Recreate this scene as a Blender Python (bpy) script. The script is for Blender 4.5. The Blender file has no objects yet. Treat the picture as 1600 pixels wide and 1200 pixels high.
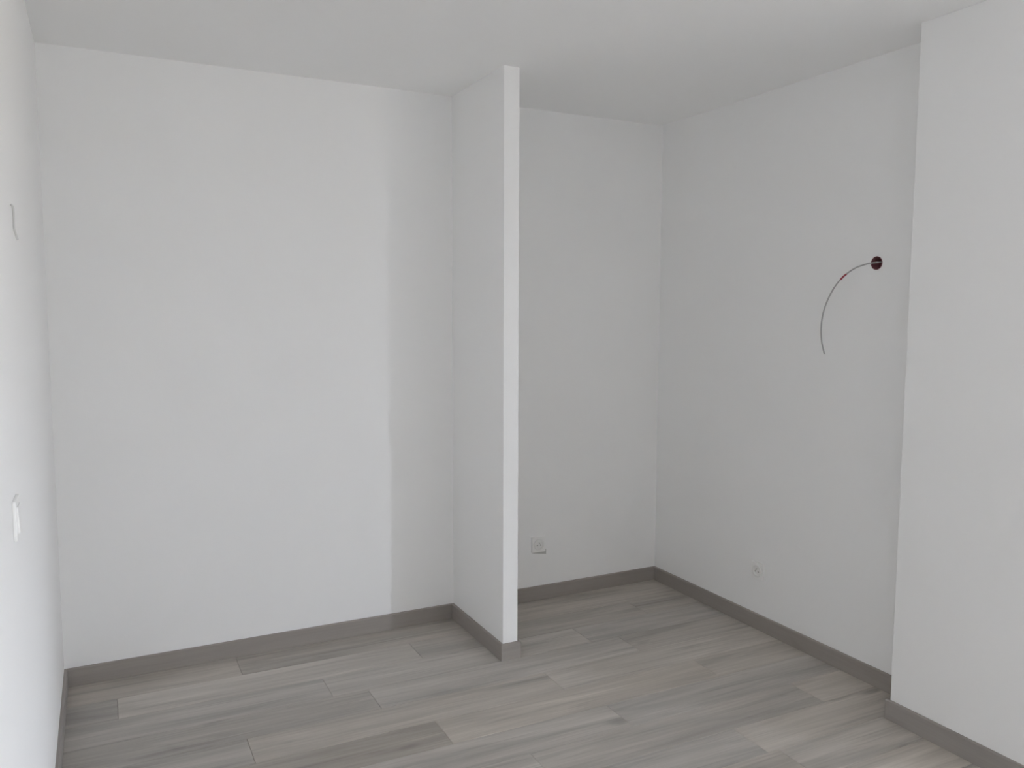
import bpy, bmesh, math, random
from mathutils import Vector, Matrix
random.seed(4)
SC = bpy.context.scene
COL = SC.collection

# ------------------------------------------------------------------ camera
F_PX = 1278.92
PITCH, ROLL, YAW = 0.0896, 0.0031, 0.4674
EYE = Vector((0.1729, -3.6249, 1.5081))
cam_data = bpy.data.cameras.new('camera')
cam_data.sensor_width = 36.0
cam_data.lens = F_PX / 1600.0 * 36.0
cam_data.clip_start = 0.02
cam = bpy.data.objects.new('camera', cam_data)
COL.objects.link(cam)
fw = Vector((math.sin(YAW) * math.cos(PITCH), math.cos(YAW) * math.cos(PITCH), -math.sin(PITCH)))
rt = Vector((math.cos(YAW), -math.sin(YAW), 0))
up = rt.cross(fw)
r2 = math.cos(ROLL) * rt + math.sin(ROLL) * up
u2 = -math.sin(ROLL) * rt + math.cos(ROLL) * up
M = Matrix.Identity(4)
for i in range(3):
    M[i][0], M[i][1], M[i][2], M[i][3] = r2[i], u2[i], -fw[i], EYE[i]
cam.matrix_world = M
SC.camera = cam

# ------------------------------------------------------------------ exposure
SC.view_settings.view_transform = 'Standard'
SC.view_settings.look = 'None'
SC.view_settings.gamma = 1.0
SC.view_settings.use_curve_mapping = False
SC.view_settings.exposure = 0.0
SC.cycles.max_bounces = 24
SC.cycles.diffuse_bounces = 20
SC.cycles.transparent_max_bounces = 16

# ------------------------------------------------------------------ sky: bright overcast above, warm pale ground below
SKY = 60.0
GROUND = 15.5
world = bpy.data.worlds.new('sky')
SC.world = world
world.use_nodes = True
nt = world.node_tree
nt.nodes.clear()
w_out = nt.nodes.new('ShaderNodeOutputWorld')
w_bg = nt.nodes.new('ShaderNodeBackground')
w_tc = nt.nodes.new('ShaderNodeTexCoord')
w_sep = nt.nodes.new('ShaderNodeSeparateXYZ')
w_map = nt.nodes.new('ShaderNodeMapRange')
w_map.inputs['From Min'].default_value = -0.06
w_map.inputs['From Max'].default_value = 0.06
w_mix = nt.nodes.new('ShaderNodeMix')
w_mix.data_type = 'RGBA'
w_mix.inputs[6].default_value = (1.0 * GROUND, 0.88 * GROUND, 0.70 * GROUND, 1)
w_mix.inputs[7].default_value = (0.88 * SKY, 0.963 * SKY, 1.105 * SKY, 1)
nt.links.new(w_tc.outputs['Generated'], w_sep.inputs[0])
nt.links.new(w_sep.outputs['Z'], w_map.inputs['Value'])
nt.links.new(w_map.outputs['Result'], w_mix.inputs[0])
nt.links.new(w_mix.outputs[2], w_bg.inputs['Color'])
nt.links.new(w_bg.outputs[0], w_out.inputs[0])

# ------------------------------------------------------------------ room dimensions (metres)
H = 2.5
XR = 2.928          # recessed right wall
XC = 2.746          # projecting right wall
YC = -1.651         # where the projection begins
XP0, XP1, YP = 1.683, 1.754, -0.553   # partition
YB2 = 0.039         # back wall in the right bay
YF = -5.62          # wall behind the camera
WT = 0.10           # thickness of the wall with the windows
BB, BT = 0.0735, 0.012

XN, YN = 4.86, -2.28   # unseen widening behind the projecting wall, made up to route the daylight
# unseen windows outside the frame, (from, to, sill, head): a tall narrow one, fitted to the partition's shadow line, in the wall behind the camera, a wide one added in the far right end wall for bounce light
WINDOWS = [(4.52, 4.75, 0.03, 2.48)]
BOUNCE_WINDOWS = [(-5.50, -4.65, 0.05, 2.20)]
def portal(loc, rot, sx, sy):
    ld = bpy.data.lights.new('window_portal', 'AREA')
    ld.shape = 'RECTANGLE'
    ld.size, ld.size_y = sx, sy
    ld.cycles.is_portal = True
    lo = bpy.data.objects.new('window_portal', ld)
    COL.objects.link(lo)
    lo.location, lo.rotation_euler = loc, rot
for xa, xb, zs, zh in WINDOWS:
    portal(((xa + xb) / 2, YF - WT - 0.03, (zs + zh) / 2), (math.pi / 2, 0, 0), xb - xa, zh - zs)      # towards +y
for ya, yb, zs, zh in BOUNCE_WINDOWS:
    portal((XN + WT + 0.03, (ya + yb) / 2, (zs + zh) / 2), (0, math.pi / 2, 0), zh - zs, yb - ya)      # towards -x

# ------------------------------------------------------------------ materials
def new_mat(name):
    m = bpy.data.materials.new(name)
    m.use_nodes = True
    return m, m.node_tree, m.node_tree.nodes['Principled BSDF']

def plain(name, col, rough=0.5, spec=0.5, bump=0.0, bscale=400.0, var=0.0):
    m, t, b = new_mat(name)
    b.inputs['Base Color'].default_value = (*col, 1)
    b.inputs['Roughness'].default_value = rough
    b.inputs['Specular IOR Level'].default_value = spec
    tc = t.nodes.new('ShaderNodeTexCoord')
    if bump > 0:
        n = t.nodes.new('ShaderNodeTexNoise')
        n.inputs['Scale'].default_value = bscale
        n.inputs['Detail'].default_value = 2
        t.links.new(tc.outputs['Object'], n.inputs['Vector'])
        bp = t.nodes.new('ShaderNodeBump')
        bp.inputs['Strength'].default_value = bump
        bp.inputs['Distance'].default_value = 0.0006
        t.links.new(n.outputs['Fac'], bp.inputs['Height'])
        t.links.new(bp.outputs['Normal'], b.inputs['Normal'])
    if var > 0:
        n2 = t.nodes.new('ShaderNodeTexNoise')
        n2.inputs['Scale'].default_value = 1.7
        n2.inputs['Detail'].default_value = 3
        t.links.new(tc.outputs['Object'], n2.inputs['Vector'])
        mx = t.nodes.new('ShaderNodeMix')
        mx.data_type = 'RGBA'
        mx.inputs[6].default_value = (*[c * (1 - var) for c in col], 1)
        mx.inputs[7].default_value = (*[min(1, c * (1 + var)) for c in col], 1)
        t.links.new(n2.outputs['Fac'], mx.inputs[0])
        t.links.new(mx.outputs[2], b.inputs['Base Color'])
    return m

M_WALL = plain('wall_paint', (0.874, 0.875, 0.873), 0.85, 0.25, 0.25, 260, 0.006)
M_CEIL = plain('ceiling_paint', (0.888, 0.888, 0.884), 0.9, 0.2, 0.2, 260, 0.006)
M_SUB = plain('subfloor', (0.10, 0.095, 0.09), 0.9, 0.2, 0.2, 80)
M_PLASTIC = plain('white_plastic', (0.86, 0.86, 0.85), 0.4, 0.5, 0.05, 900)
M_WELL = plain('socket_well_plastic', (0.80, 0.80, 0.785), 0.4, 0.5, 0.05, 900)
M_SHADOW_WEDGE = plain('grey_mounting_frame', (0.50, 0.50, 0.48), 0.6, 0.3, 0.05, 900)  # flat grey for the shadow wedge under the back socket
M_HOLE = plain('contact_hole', (0.02, 0.02, 0.02), 0.6, 0.3, 0.05, 900)
M_METAL = plain('earth_pin_metal', (0.55, 0.54, 0.52), 0.35, 0.5, 0.05, 900)
M_METAL.node_tree.nodes['Principled BSDF'].inputs['Metallic'].default_value = 1.0
M_RED = plain('dark_red_plastic', (0.26, 0.11, 0.125), 0.55, 0.4, 0.1, 700)
M_CABLE = plain('grey_cable_sheath', (0.40, 0.40, 0.40), 0.5, 0.4, 0.05, 900)
M_CABLE_PALE = plain('pale_cable_sheath', (0.58, 0.58, 0.57), 0.5, 0.4, 0.05, 900)
M_SLEEVE = plain('red_sleeve', (0.30, 0.035, 0.055), 0.5, 0.4, 0.05, 900)
M_FRAME = plain('white_window_frame', (0.8, 0.8, 0.8), 0.4, 0.5, 0.05, 500)

# clear thin glass
M_GLASS, t, b = new_mat('window_glass')
t.nodes.remove(b)
o = t.nodes['Material Output']
tr = t.nodes.new('ShaderNodeBsdfTransparent')
tr.inputs['Color'].default_value = (0.955, 0.955, 0.955, 1)
gl = t.nodes.new('ShaderNodeBsdfGlossy')
gl.inputs['Roughness'].default_value = 0.02
fr = t.nodes.new('ShaderNodeFresnel')
fr.inputs['IOR'].default_value = 1.45
mx = t.nodes.new('ShaderNodeMixShader')
t.links.new(fr.outputs[0], mx.inputs[0])
t.links.new(tr.outputs[0], mx.inputs[1])
t.links.new(gl.outputs[0], mx.inputs[2])
t.links.new(mx.outputs[0], o.inputs['Surface'])

def wood_mat(name, plank=True, base=(0.470, 0.440, 0.405), axis='X', contrast=1.25):
    """grey limed oak: long fibres along one axis, broad cathedral bands, a few knots, a tone per plank"""
    m, t, b = new_mat(name)
    N, L = t.nodes, t.links
    tc = N.new('ShaderNodeTexCoord')
    oi = N.new('ShaderNodeObjectInfo')
    off = N.new('ShaderNodeVectorMath'); off.operation = 'SCALE'
    off.inputs[0].default_value = (37.0, 91.0, 13.0)
    L.new(oi.outputs['Random'], off.inputs['Scale'])
    add = N.new('ShaderNodeVectorMath'); add.operation = 'ADD'
    L.new(tc.outputs['Object'], add.inputs[0])
    L.new(off.outputs[0], add.inputs[1])
    def noise(scale, along, detail, rough=0.6, dist=0.0):
        mp = N.new('ShaderNodeMapping')
        s = [1, 1, 1]
        s['XYZ'.index(axis)] = along
        mp.inputs['Scale'].default_value = s
        L.new(add.outputs[0], mp.inputs['Vector'])
        n = N.new('ShaderNodeTexNoise')
        n.inputs['Scale'].default_value = scale
        n.inputs['Detail'].default_value = detail
        n.inputs['Roughness'].default_value = rough
        n.inputs['Distortion'].default_value = dist
        L.new(mp.outputs[0], n.inputs['Vector'])
        return n.outputs['Fac']
    def ramp(fac, a, b2, ca, cb):
        mr = N.new('ShaderNodeMapRange')
        mr.inputs['From Min'].default_value = a
        mr.inputs['From Max'].default_value = b2
        mr.inputs['To Min'].default_value = ca
        mr.inputs['To Max'].default_value = cb
        L.new(fac, mr.inputs['Value'])
        return mr.outputs['Result']
    def mul(a, c):
        mm = N.new('ShaderNodeMath'); mm.operation = 'MULTIPLY'
        L.new(a, mm.inputs[0]); L.new(c, mm.inputs[1])
        return mm.outputs[0]
    k = contrast
    broad = ramp(noise(16, 0.09, 3, 0.55, 0.6), 0.3, 0.7, 1 - 0.15 * k, 1 + 0.13 * k)
    fibre = ramp(noise(120, 0.02, 4, 0.7), 0.25, 0.75, 1 - 0.09 * k, 1 + 0.08 * k)
    streak = ramp(noise(42, 0.035, 2, 0.5, 0.3), 0.60, 0.72, 1.0, 1 - 0.13 * k)
    knot = ramp(noise(13, 0.33, 1, 0.4), 0.71, 0.82, 1.0, 1 - 0.22 * k)
    v = mul(mul(broad, fibre), mul(streak, knot))
    if plank:
        at = N.new('ShaderNodeAttribute')
        at.attribute_type = 'OBJECT'
        at.attribute_name = 'tone'
        v = mul(v, ramp(at.outputs['Fac'], -1, 1, 0.77, 1.16))
    sc = N.new('ShaderNodeVectorMath'); sc.operation = 'SCALE'
    hue = N.new('ShaderNodeMix'); hue.data_type = 'RGBA'
    hue.inputs[6].default_value = (base[0] * 0.985, base[1] * 1.0, base[2] * 1.02, 1)
    hue.inputs[7].default_value = (base[0] * 1.015, base[1], base[2] * 0.98, 1)
    L.new(oi.outputs['Random'], hue.inputs[0])
    L.new(hue.outputs[2], sc.inputs[0])
    L.new(v, sc.inputs['Scale'])
    L.new(sc.outputs[0], b.inputs['Base Color'])
    b.inputs['Roughness'].default_value = 0.55
    b.inputs['Specular IOR Level'].default_value = 0.35
    bp = N.new('ShaderNodeBump')
    bp.inputs['Strength'].default_value = 0.25
    bp.inputs['Distance'].default_value = 0.0004
    L.new(v, bp.inputs['Height'])
    L.new(bp.outputs['Normal'], b.inputs['Normal'])
    return m

M_PLANK = wood_mat('grey_oak_plank')
M_BASE_X = wood_mat('grey_oak_skirting_x', False, (0.318, 0.293, 0.274), 'X', 0.45)
M_BASE_Y = wood_mat('grey_oak_skirting_y', False, (0.318, 0.293, 0.274), 'Y', 0.45)

# ------------------------------------------------------------------ helpers
def link(name, bm, mats, parent=None, smooth=False, loc=None):
    me = bpy.data.meshes.new(name)
    bmesh.ops.recalc_face_normals(bm, faces=bm.faces)
    bm.to_mesh(me)
    bm.free()
    for m in (mats if isinstance(mats, (list, tuple)) else [mats]):
        me.materials.append(m)
    if smooth:
        for p in me.polygons:
            p.use_smooth = True
    ob = bpy.data.objects.new(name, me)
    COL.objects.link(ob)
    if parent:
        ob.parent = parent
    if loc:
        ob.location = loc
    return ob

def box(bm, x0, x1, y0, y1, z0, z1, bevel=0.0, seg=1):
    vs = [bm.verts.new(p) for p in ((x0, y0, z0), (x1, y0, z0), (x1, y1, z0), (x0, y1, z0),
                                    (x0, y0, z1), (x1, y0, z1), (x1, y1, z1), (x0, y1, z1))]
    fs = [bm.faces.new([vs[i] for i in q]) for q in ((3, 2, 1, 0), (4, 5, 6, 7), (0, 1, 5, 4),
                                                     (1, 2, 6, 5), (2, 3, 7, 6), (3, 0, 4, 7))]
    if bevel > 0:
        ed = list({e for f in fs for e in f.edges})
        bmesh.ops.bevel(bm, geom=ed, offset=bevel, segments=seg, affect='EDGES', profile=0.5)
    return fs

def box_obj(name, dims, mat, parent=None, bevel=0.0, seg=1):
    bm = bmesh.new()
    box(bm, *dims, bevel=bevel, seg=seg)
    return link(name, bm, mat, parent)

def struct(o):
    o['kind'] = 'structure'
    return o

def thing(name, label, cat, loc=(0, 0, 0), rot=(0, 0, 0), group=None):
    e = bpy.data.objects.new(name, None)
    e.empty_display_size = 0.05
    COL.objects.link(e)
    e.location = loc
    e.rotation_euler = rot
    e['label'] = label
    e['category'] = cat
    if group:
        e['group'] = group
    return e

def lathe(bm, prof, n=32, axis='Z'):
    """surface of revolution about local z; profile = [(r, z), ...]"""
    rings = []
    for r, z in prof:
        if r < 1e-6:
            rings.append([bm.verts.new((0, 0, z))])
        else:
            rings.append([bm.verts.new((r * math.cos(2 * math.pi * i / n), r * math.sin(2 * math.pi * i / n), z)) for i in range(n)])
    for a, c in zip(rings, rings[1:]):
        for i in range(n):
            j = (i + 1) % n
            if len(a) == 1 and len(c) == 1:
                continue
            if len(a) == 1:
                bm.faces.new((a[0], c[i], c[j]))
            elif len(c) == 1:
                bm.faces.new((a[i], c[0], a[j]))
            else:
                bm.faces.new((a[i], c[i], c[j], a[j]))

def tube(bm, pts, rad, n=10):
    """round tube through points (Catmull-Rom), capped"""
    P = [Vector(p) for p in pts]
    P = [2 * P[0] - P[1]] + P + [2 * P[-1] - P[-2]]
    path = []
    for i in range(1, len(P) - 2):
        p0, p1, p2, p3 = P[i - 1:i + 3]
        for s in range(8):
            u = s / 8
            path.append(0.5 * (2 * p1 + (p2 - p0) * u + (2 * p0 - 5 * p1 + 4 * p2 - p3) * u * u + (3 * p1 - p0 - 3 * p2 + p3) * u ** 3))
    path.append(P[-2])
    prev, rings = None, []
    for i, p in enumerate(path):
        d = (path[min(i + 1, len(path) - 1)] - path[max(i - 1, 0)]).normalized()
        if prev is None:
            ref = Vector((1, 0, 0)) if abs(d.x) < 0.8 else Vector((0, 0, 1))
            a = d.cross(ref).normalized()
        else:
            a = (prev - d * prev.dot(d)).normalized()
        prev = a
        c = d.cross(a)
        rings.append([bm.verts.new(p + rad * (math.cos(2 * math.pi * k / n) * a + math.sin(2 * math.pi * k / n) * c)) for k in range(n)])
    for a, c in zip(rings, rings[1:]):
        for k in range(n):
            bm.faces.new((a[k], a[(k + 1) % n], c[(k + 1) % n], c[k]))
    bm.faces.new(rings[0][::-1])
    bm.faces.new(rings[-1])

# ------------------------------------------------------------------ setting: walls and ceiling
struct(box_obj('wall_left', (-0.2, 0, YF, 0.2, 0, H), M_WALL))
struct(box_obj('wall_back_left', (0, XP0 + 0.03, 0, 0.2, 0, H), M_WALL))
struct(box_obj('wall_back_right', (XP0 + 0.03, XR + 0.2, YB2, 0.24, 0, H), M_WALL))
struct(box_obj('wall_partition', (XP0, XP1, YP, YB2, 0, H), M_WALL, None, 0.002, 2))
struct(box_obj('ceiling', (-0.2, XN + 0.2, YF - 0.2, 0.24, H, H + 0.2), M_CEIL))

# recessed right wall with the round hole for the wiring box (real opening, ring-bridged plate + backing)
BOX_Y, BOX_Z, BOX_R = -1.3600, 1.6990, 0.0268
def wall_with_hole(name, x, y0, y1, cy, cz, r, depth, thick):
    bm = bmesh.new()
    n = 32
    ring = [bm.verts.new((x, cy + r * math.cos(2 * math.pi * i / n), cz + r * math.sin(2 * math.pi * i / n))) for i in range(n)]
    inner = [bm.verts.new((x + depth, v.co.y, v.co.z)) for v in ring]
    for i in range(n):
        bm.faces.new((ring[i], ring[(i + 1) % n], inner[(i + 1) % n], inner[i]))
    bm.faces.new(inner)
    s = 0.08
    sq = []
    for i in range(n):
        a = 2 * math.pi * i / n
        c, d = math.cos(a), math.sin(a)
        k = s / max(abs(c), abs(d))
        sq.append(bm.verts.new((x, cy + k * c, cz + k * d)))
    for i in range(n):
        bm.faces.new((ring[i], ring[(i + 1) % n], sq[(i + 1) % n], sq[i]))
    ys, zs = [y0, cy - s, cy + s, y1], [0, cz - s, cz + s, H]
    for i in range(3):
        for j in range(3):
            if i == 1 and j == 1:
                continue
            bm.faces.new([bm.verts.new(p) for p in ((x, ys[i], zs[j]), (x, ys[i + 1], zs[j]), (x, ys[i + 1], zs[j + 1]), (x, ys[i], zs[j + 1]))])
    # sides and back
    X2 = x + thick
    for q in (((X2, y0, 0), (X2, y1, 0), (X2, y1, H), (X2, y0, H)),
              ((x, y0, 0), (X2, y0, 0), (X2, y0, H), (x, y0, H)),
              ((x, y1, 0), (X2, y1, 0), (X2, y1, H), (x, y1, H)),
              ((x, y0, 0), (X2, y0, 0), (X2, y1, 0), (x, y1, 0)),
              ((x, y0, H), (X2, y0, H), (X2, y1, H), (x, y1, H))):
        bm.faces.new([bm.verts.new(p) for p in q])
    bmesh.ops.remove_doubles(bm, verts=bm.verts, dist=1e-5)
    return struct(link(name, bm, M_WALL))
wall_with_hole('wall_right', XR, YC - 0.02, YB2, BOX_Y, BOX_Z, BOX_R, 0.06, 0.2)

# projecting right wall, the widening added behind it for the daylight, and the walls with windows
struct(box_obj('wall_right_projecting', (XC, XR + 0.2, YN, YC, 0, H), M_WALL, None, 0.002, 2))
struct(box_obj('wall_right_rear', (XR + 0.2, XN + 0.2, YN, YN + 0.2, 0, H), M_WALL))
def window_wall(name, lo, hi, wins, place, first):
    """wall along u from lo to hi with openings; place(u0, u1, d0, d1, z0, z1) -> box extents, d = depth from the room face"""
    bm = bmesh.new()
    cut = lo
    for ua, ub, zs, zh in sorted(wins):
        box(bm, *place(cut, ua, 0, WT, 0, H))
        box(bm, *place(ua, ub, 0, WT, 0, zs))
        box(bm, *place(ua, ub, 0, WT, zh, H))
        cut = ub
    box(bm, *place(cut, hi, 0, WT, 0, H))
    struct(link(name, bm, M_WALL))
    for i, (ua, ub, zs, zh) in enumerate(wins):
        d0, d1, w = WT - 0.06, WT - 0.01, 0.022
        bm = bmesh.new()
        for q in ((ua, ua + w, d0, d1, zs, zh), (ub - w, ub, d0, d1, zs, zh), (ua + w, ub - w, d0, d1, zs, zs + w), (ua + w, ub - w, d0, d1, zh - w, zh)):
            box(bm, *place(*q))
        if ub - ua > 0.8:
            box(bm, *place((ua + ub) / 2 - 0.04, (ua + ub) / 2 + 0.04, d0, d1, zs + w, zh - w))
        fo = struct(link('window_%d' % (first + i), bm, M_FRAME))
        bm = bmesh.new()
        box(bm, *place(ua + w, ub - w, d0 + 0.02, d0 + 0.025, zs + w, zh - w))
        link('window_pane', bm, M_GLASS, fo)
window_wall('wall_front', -0.2, XN + 0.2, WINDOWS, lambda a, b, c, d, e, f: (a, b, YF - d, YF - c, e, f), 1)
window_wall('wall_right_end', YF, YN, BOUNCE_WINDOWS, lambda a, b, c, d, e, f: (XN + c, XN + d, a, b, e, f), 1 + len(WINDOWS))

# ------------------------------------------------------------------ floor: subfloor and planks
PT = 0.008
floor = struct(box_obj('floor', (-0.2, XN + 0.2, YF - 0.2, 0.24, -0.12, -PT), M_SUB))
PL = 1.195
ROW0, PITCHY = -0.025, 0.178
ENDS = {0: 0.653, 1: 0.185, 2: 0.94, 3: 1.08, 4: 0.587, 5: 1.227, 6: 1.86, 7: 1.437, 8: 2.173, 9: 1.02, 10: 1.71}
TONES = {0: {0: 0.0, 1: -0.45},
         1: {0: -0.6, 1: 0.5, 2: -0.35},
         2: {0: -0.15, 1: 0.35, 2: 0.0},
         3: {0: -0.35, 1: 0.2, 2: -0.45},
         4: {0: -0.6, 1: 0.15, 2: 0.5},
         5: {0: -0.7, 1: -0.8, 2: 0.4},
         6: {0: 0.3, 1: 0.25, 2: -0.1},
         7: {0: 0.2, 1: 0.65, 2: -0.25},
         8: {0: 0.5, 1: -0.1, 2: 0.35}}
plank_cache = {}
def plank_mesh(lx, ly):
    key = (round(lx, 4), round(ly, 4))
    if key in plank_cache:
        return plank_cache[key]
    bm = bmesh.new()
    g, c = 0.0004, 0.0013
    a = [(g, g), (lx - g, g), (lx - g, ly - g), (g, ly - g)]
    tp = [(g + c, g + c), (lx - g - c, g + c), (lx - g - c, ly - g - c), (g + c, ly - g - c)]
    lo = [bm.verts.new((x, y, -PT)) for x, y in a]
    mi = [bm.verts.new((x, y, -c)) for x, y in a]
    hi = [bm.verts.new((x, y, 0)) for x, y in tp]
    bm.faces.new(lo[::-1])
    bm.faces.new(hi)
    for i in range(4):
        j = (i + 1) % 4
        bm.faces.new((lo[i], lo[j], mi[j], mi[i]))
        bm.faces.new((mi[i], mi[j], hi[j], hi[i]))
    me = bpy.data.meshes.new('plank')
    bm.to_mesh(me)
    bm.free()
    me.materials.append(M_PLANK)
    plank_cache[key] = me
    return me

def lay(x0, x1, y0, y1, tone):
    if x1 - x0 < 0.02 or y1 - y0 < 0.005:
        return
    o = bpy.data.objects.new('plank', plank_mesh(x1 - x0, y1 - y0))
    COL.objects.link(o)
    o.parent = floor
    o.location = (x0, y0, 0)
    o['tone'] = tone

rnd = random.Random(11)
k = 0
while True:
    ytop = ROW0 - PITCHY * k
    ybot = ytop - PITCHY
    if ytop <= YF:
        break
    ybot = max(ybot, YF)
    first = ENDS.get(k, rnd.uniform(0, PL)) % PL
    cuts = [first - PL + PL * i for i in range(6)]
    for i, (a, c) in enumerate(zip(cuts, cuts[1:])):
        tone = TONES.get(k, {}).get(i, rnd.uniform(-0.6, 0.6))
        if k <= 2:
            lay(max(a, 0), min(c, XP0), ybot, 0 if k == 0 else ytop, tone)
            lay(max(a, XP1), min(c, XR), ybot, YB2 if k == 0 else ytop, tone)
        else:
            lim = XR if ytop > YC + 0.02 else (XC if ytop > YN + 0.02 else XN)
            lay(max(a, 0), min(c, lim), ybot, ytop, tone)
    k += 1

# ------------------------------------------------------------------ baseboards
def board(name, pts, parent=None):
    """mitred skirting along a floor polyline (room side = left of travel direction); one mesh per straight run"""
    runs = []
    n = len(pts)
    def nrm(p, q):
        d = Vector((q[0] - p[0], q[1] - p[1])).normalized()
        return Vector((-d.y, d.x))
    for i in range(n - 1):
        p, q = Vector(pts[i]), Vector(pts[i + 1])
        nn = nrm(p, q)
        def outer(idx, pt):
            if 0 < idx < n - 1:
                n1, n2 = nrm(pts[idx - 1], pts[idx]), nrm(pts[idx], pts[idx + 1])
                return Vector(pt) + BT * (n1 + n2)
            return Vector(pt) + BT * nn
        po, qo = outer(i, p), outer(i + 1, q)
        bm = bmesh.new()
        c = 0.003
        def cross(base, out):
            v = out - base
            return [bm.verts.new((*base, 0.0)), bm.verts.new((*out, 0.0)), bm.verts.new((*out, BB - c)),
                    bm.verts.new((*(base + v * (1 - c / BT)), BB)), bm.verts.new((*base, BB))]
        A, B = cross(p, po), cross(q, qo)
        for j in range(5):
            jj = (j + 1) % 5
            bm.faces.new((A[j], A[jj], B[jj], B[j]))
        bm.faces.new(A[::-1])
        bm.faces.new(B)
        mat = M_BASE_X if abs(q.x - p.x) > abs(q.y - p.y) else M_BASE_Y
        runs.append((bm, mat))
    names = name if isinstance(name, list) else [name] * (n - 1)
    for (bm, mat), nm in zip(runs, names):
        struct(link(nm, bm, mat))

# travelling clockwise seen from above reversed: the room lies on the left
board(['baseboard_partition_right', 'baseboard_partition_front', 'baseboard_partition_left', 'baseboard_back_left', 'baseboard_left'][::-1][::-1],
      [(XP1, YB2), (XP1, YP), (XP0, YP), (XP0, 0), (0, 0), (0, YF)][::1])
board(['baseboard_right_projecting', 'baseboard_right_return', 'baseboard_right', 'baseboard_back_right'],
      [(XC, YN), (XC, YC), (XR, YC), (XR, YB2), (XP1, YB2)])

# ------------------------------------------------------------------ wall sockets (flush square plate, round well, two holes, earth pin)
def make_socket(label, loc, rot):
    """local frame: plate in xz, wall behind at y=0, front towards -y"""
    t = thing('wall_socket', label, 'socket', loc, rot, 'low wall sockets above the skirting')
    s = 0.0405
    bm = bmesh.new()
    box(bm, -s, s, -0.011, 0, -s, s, 0.0025, 2)
    link('cover_plate', bm, M_PLASTIC, t)
    bm = bmesh.new()      # raised ring and sunken round well
    lathe(bm, [(0.0300, 0.0), (0.0300, 0.0035), (0.0285, 0.0045), (0.0215, 0.0045), (0.0205, 0.0035), (0.0200, 0.0008), (0.0, 0.0008)], 36)
    bmesh.ops.rotate(bm, verts=bm.verts, cent=(0, 0, 0), matrix=Matrix.Rotation(math.pi / 2, 3, 'X'))
    w = link('socket_well', bm, M_WELL, t, loc=(0, -0.0108, 0))
    for dx in (-0.0095, 0.0095):
        bm = bmesh.new()
        lathe(bm, [(0.0028, 0.0), (0.0028, 0.0005), (0.0, 0.0005)], 14)
        bmesh.ops.rotate(bm, verts=bm.verts, cent=(0, 0, 0), matrix=Matrix.Rotation(math.pi / 2, 3, 'X'))
        link('contact_hole', bm, M_HOLE, w, loc=(dx, -0.0009, -0.003))
    bm = bmesh.new()
    lathe(bm, [(0.0024, 0.0), (0.0024, 0.007), (0.0012, 0.009), (0.0, 0.009)], 14)
    bmesh.ops.rotate(bm, verts=bm.verts, cent=(0, 0, 0), matrix=Matrix.Rotation(math.pi / 2, 3, 'X'))
    link('earth_pin', bm, M_METAL, w, loc=(0, -0.0008, 0.009))
    return t
back_socket = make_socket('white square wall socket low on the back wall, just right of the partition edge',
            (2.176, YB2, 0.296), (0, 0, 0))
# grey wedge stands in for the shadow below the cover, deeper on the right
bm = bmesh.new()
wedge_v = [bm.verts.new((x, y, z)) for y in (-0.006, 0.0) for x, z in ((-0.034, -0.030), (0.046, -0.030), (0.046, -0.057), (-0.034, -0.044))]
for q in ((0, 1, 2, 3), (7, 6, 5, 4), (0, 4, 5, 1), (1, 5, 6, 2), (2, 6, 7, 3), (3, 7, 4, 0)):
    bm.faces.new([wedge_v[i] for i in q])
wedge = link('mounting_frame', bm, M_SHADOW_WEDGE, back_socket)
wedge['label'] = 'grey mounting frame below the cover'
make_socket('white square wall socket low on the right wall, below the hanging grey cable',
            (XR, -0.770, 0.282), (0, 0, -math.pi / 2))

# ------------------------------------------------------------------ light switch on the left wall
t = thing('light_switch', 'white square light switch on the left wall at the left edge of the photo', 'light switch',
          (0, -1.635, 1.068), (0, 0, math.pi / 2))
s = 0.0425
bm = bmesh.new()
box(bm, -s, s, -0.007, 0, -s, s, 0.002, 2)
link('cover_plate', bm, M_PLASTIC, t)
bm = bmesh.new()
vs = [bm.verts.new(p) for p in ((-0.028, -0.006, -0.028), (0.028, -0.006, -0.028), (0.028, -0.006, 0.028), (-0.028, -0.006, 0.028),
                                (-0.027, -0.0115, -0.027), (0.027, -0.0115, -0.027), (0.027, -0.0090, 0.027), (-0.027, -0.0090, 0.027))]
for q in ((0, 1, 2, 3), (7, 6, 5, 4), (0, 4, 5, 1), (1, 5, 6, 2), (2, 6, 7, 3), (3, 7, 4, 0)):
    bm.faces.new([vs[i] for i in q])
link('rocker', bm, M_PLASTIC, t)

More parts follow.
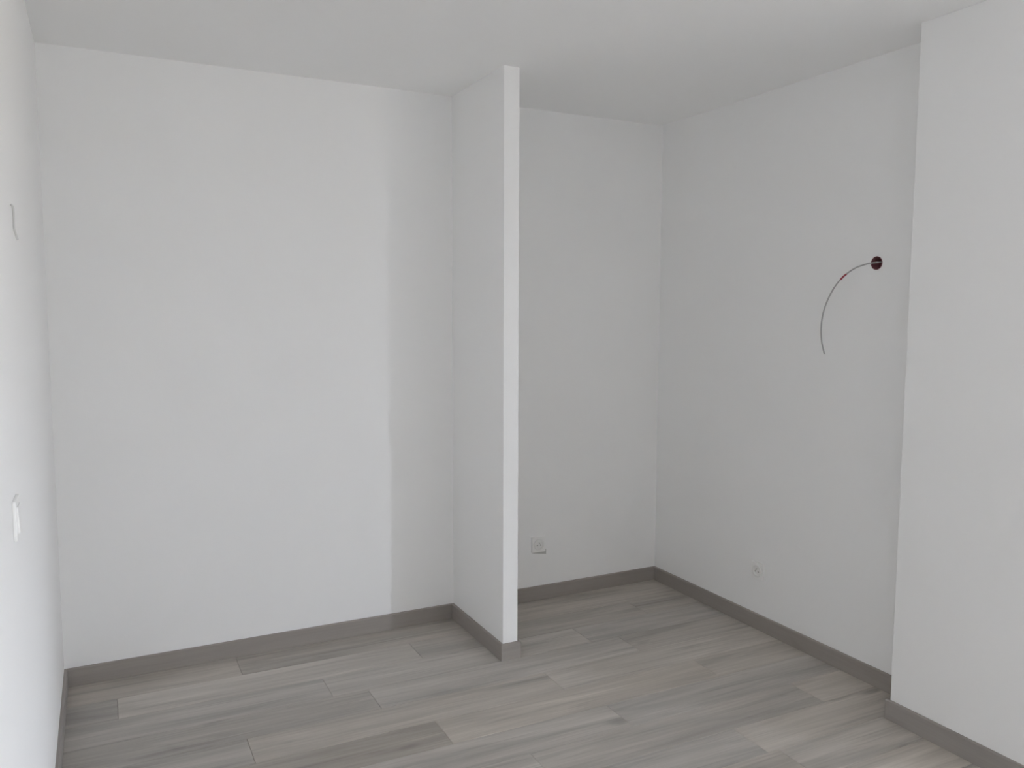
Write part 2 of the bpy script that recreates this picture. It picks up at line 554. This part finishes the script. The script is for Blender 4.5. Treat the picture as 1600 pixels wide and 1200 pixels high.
# ------------------------------------------------------------------ wiring box and hanging cable on the right wall
t = thing('wiring_box', 'round dark red wiring box sunk in the right wall, open and without a lamp', 'wiring box',
          (XR, BOX_Y, BOX_Z))
R90 = Matrix.Rotation(math.pi / 2, 3, 'Y')      # local +z -> +x (into the wall)
bm = bmesh.new()
lathe(bm, [(BOX_R, -0.0012), (BOX_R - 0.0018, -0.0016), (BOX_R - 0.0020, 0.0005), (BOX_R - 0.0022, 0.050), (0.0, 0.050)], 40)
bmesh.ops.rotate(bm, verts=bm.verts, cent=(0, 0, 0), matrix=R90)
link('box_cup', bm, M_RED, t, smooth=False)
for dy in (-1, 1):
    bm = bmesh.new()
    lathe(bm, [(0.0036, 0.048), (0.0036, 0.006), (0.0014, 0.006), (0.0014, 0.012), (0.0, 0.012)], 14)
    bmesh.ops.rotate(bm, verts=bm.verts, cent=(0, 0, 0), matrix=R90)
    link('screw_boss', bm, M_RED, t, loc=(0, dy * 0.5 * 0.0205 * 1.7, dy * 0.0105))
bm = bmesh.new()
lathe(bm, [(0.008, 0.0495), (0.008, 0.046), (0.0055, 0.045), (0.0, 0.045)], 16)
bmesh.ops.rotate(bm, verts=bm.verts, cent=(0, 0, 0), matrix=R90)
link('conduit_entry', bm, M_RED, t, loc=(0, 0.0, 0.004))

def cable(name, label, pts, rad, mat, sleeve=None):
    bm = bmesh.new()
    tube(bm, pts, rad)
    o = link(name, bm, mat, smooth=True)
    o['label'] = label
    o['category'] = 'cable'
    if sleeve:
        bm = bmesh.new()
        tube(bm, sleeve, rad * 1.22)
        sl = link('marker_sleeve', bm, M_SLEEVE, o, smooth=True)
        sl['label'] = 'red sleeve'
    return o

# leaves the box, arches away from the wall and hangs down
cable('hanging_cable', 'long grey cable with red sleeve, arching out of the right wall box',
      [(XR + 0.042, BOX_Y - 0.006, 1.703), (XR + 0.020, -1.3560, 1.7030), (2.924, -1.3367, 1.7000), (2.910, -1.3213, 1.6953), (2.896, -1.2844, 1.6815),
       (2.883, -1.2433, 1.6520), (2.873, -1.2089, 1.6115), (2.868, -1.1795, 1.5596), (2.868, -1.1556, 1.4990),
       (2.871, -1.1455, 1.4376), (2.876, -1.1470, 1.3814), (2.882, -1.1575, 1.3309)], 0.0030, M_CABLE,
      [(2.8860, -1.2530, 1.6600), (2.8825, -1.2415, 1.6505), (2.8790, -1.2300, 1.6380)])

# ------------------------------------------------------------------ short cable on the left wall
cable('cable_stub', 'short grey cable end hanging against the left wall at the left edge of the photo',
      [(0.0005, -1.360, 1.752), (0.0048, -1.360, 1.745), (0.0055, -1.360, 1.722), (0.0052, -1.360, 1.700),
       (0.0080, -1.360, 1.683), (0.0112, -1.360, 1.670)], 0.0024, M_CABLE_PALE)
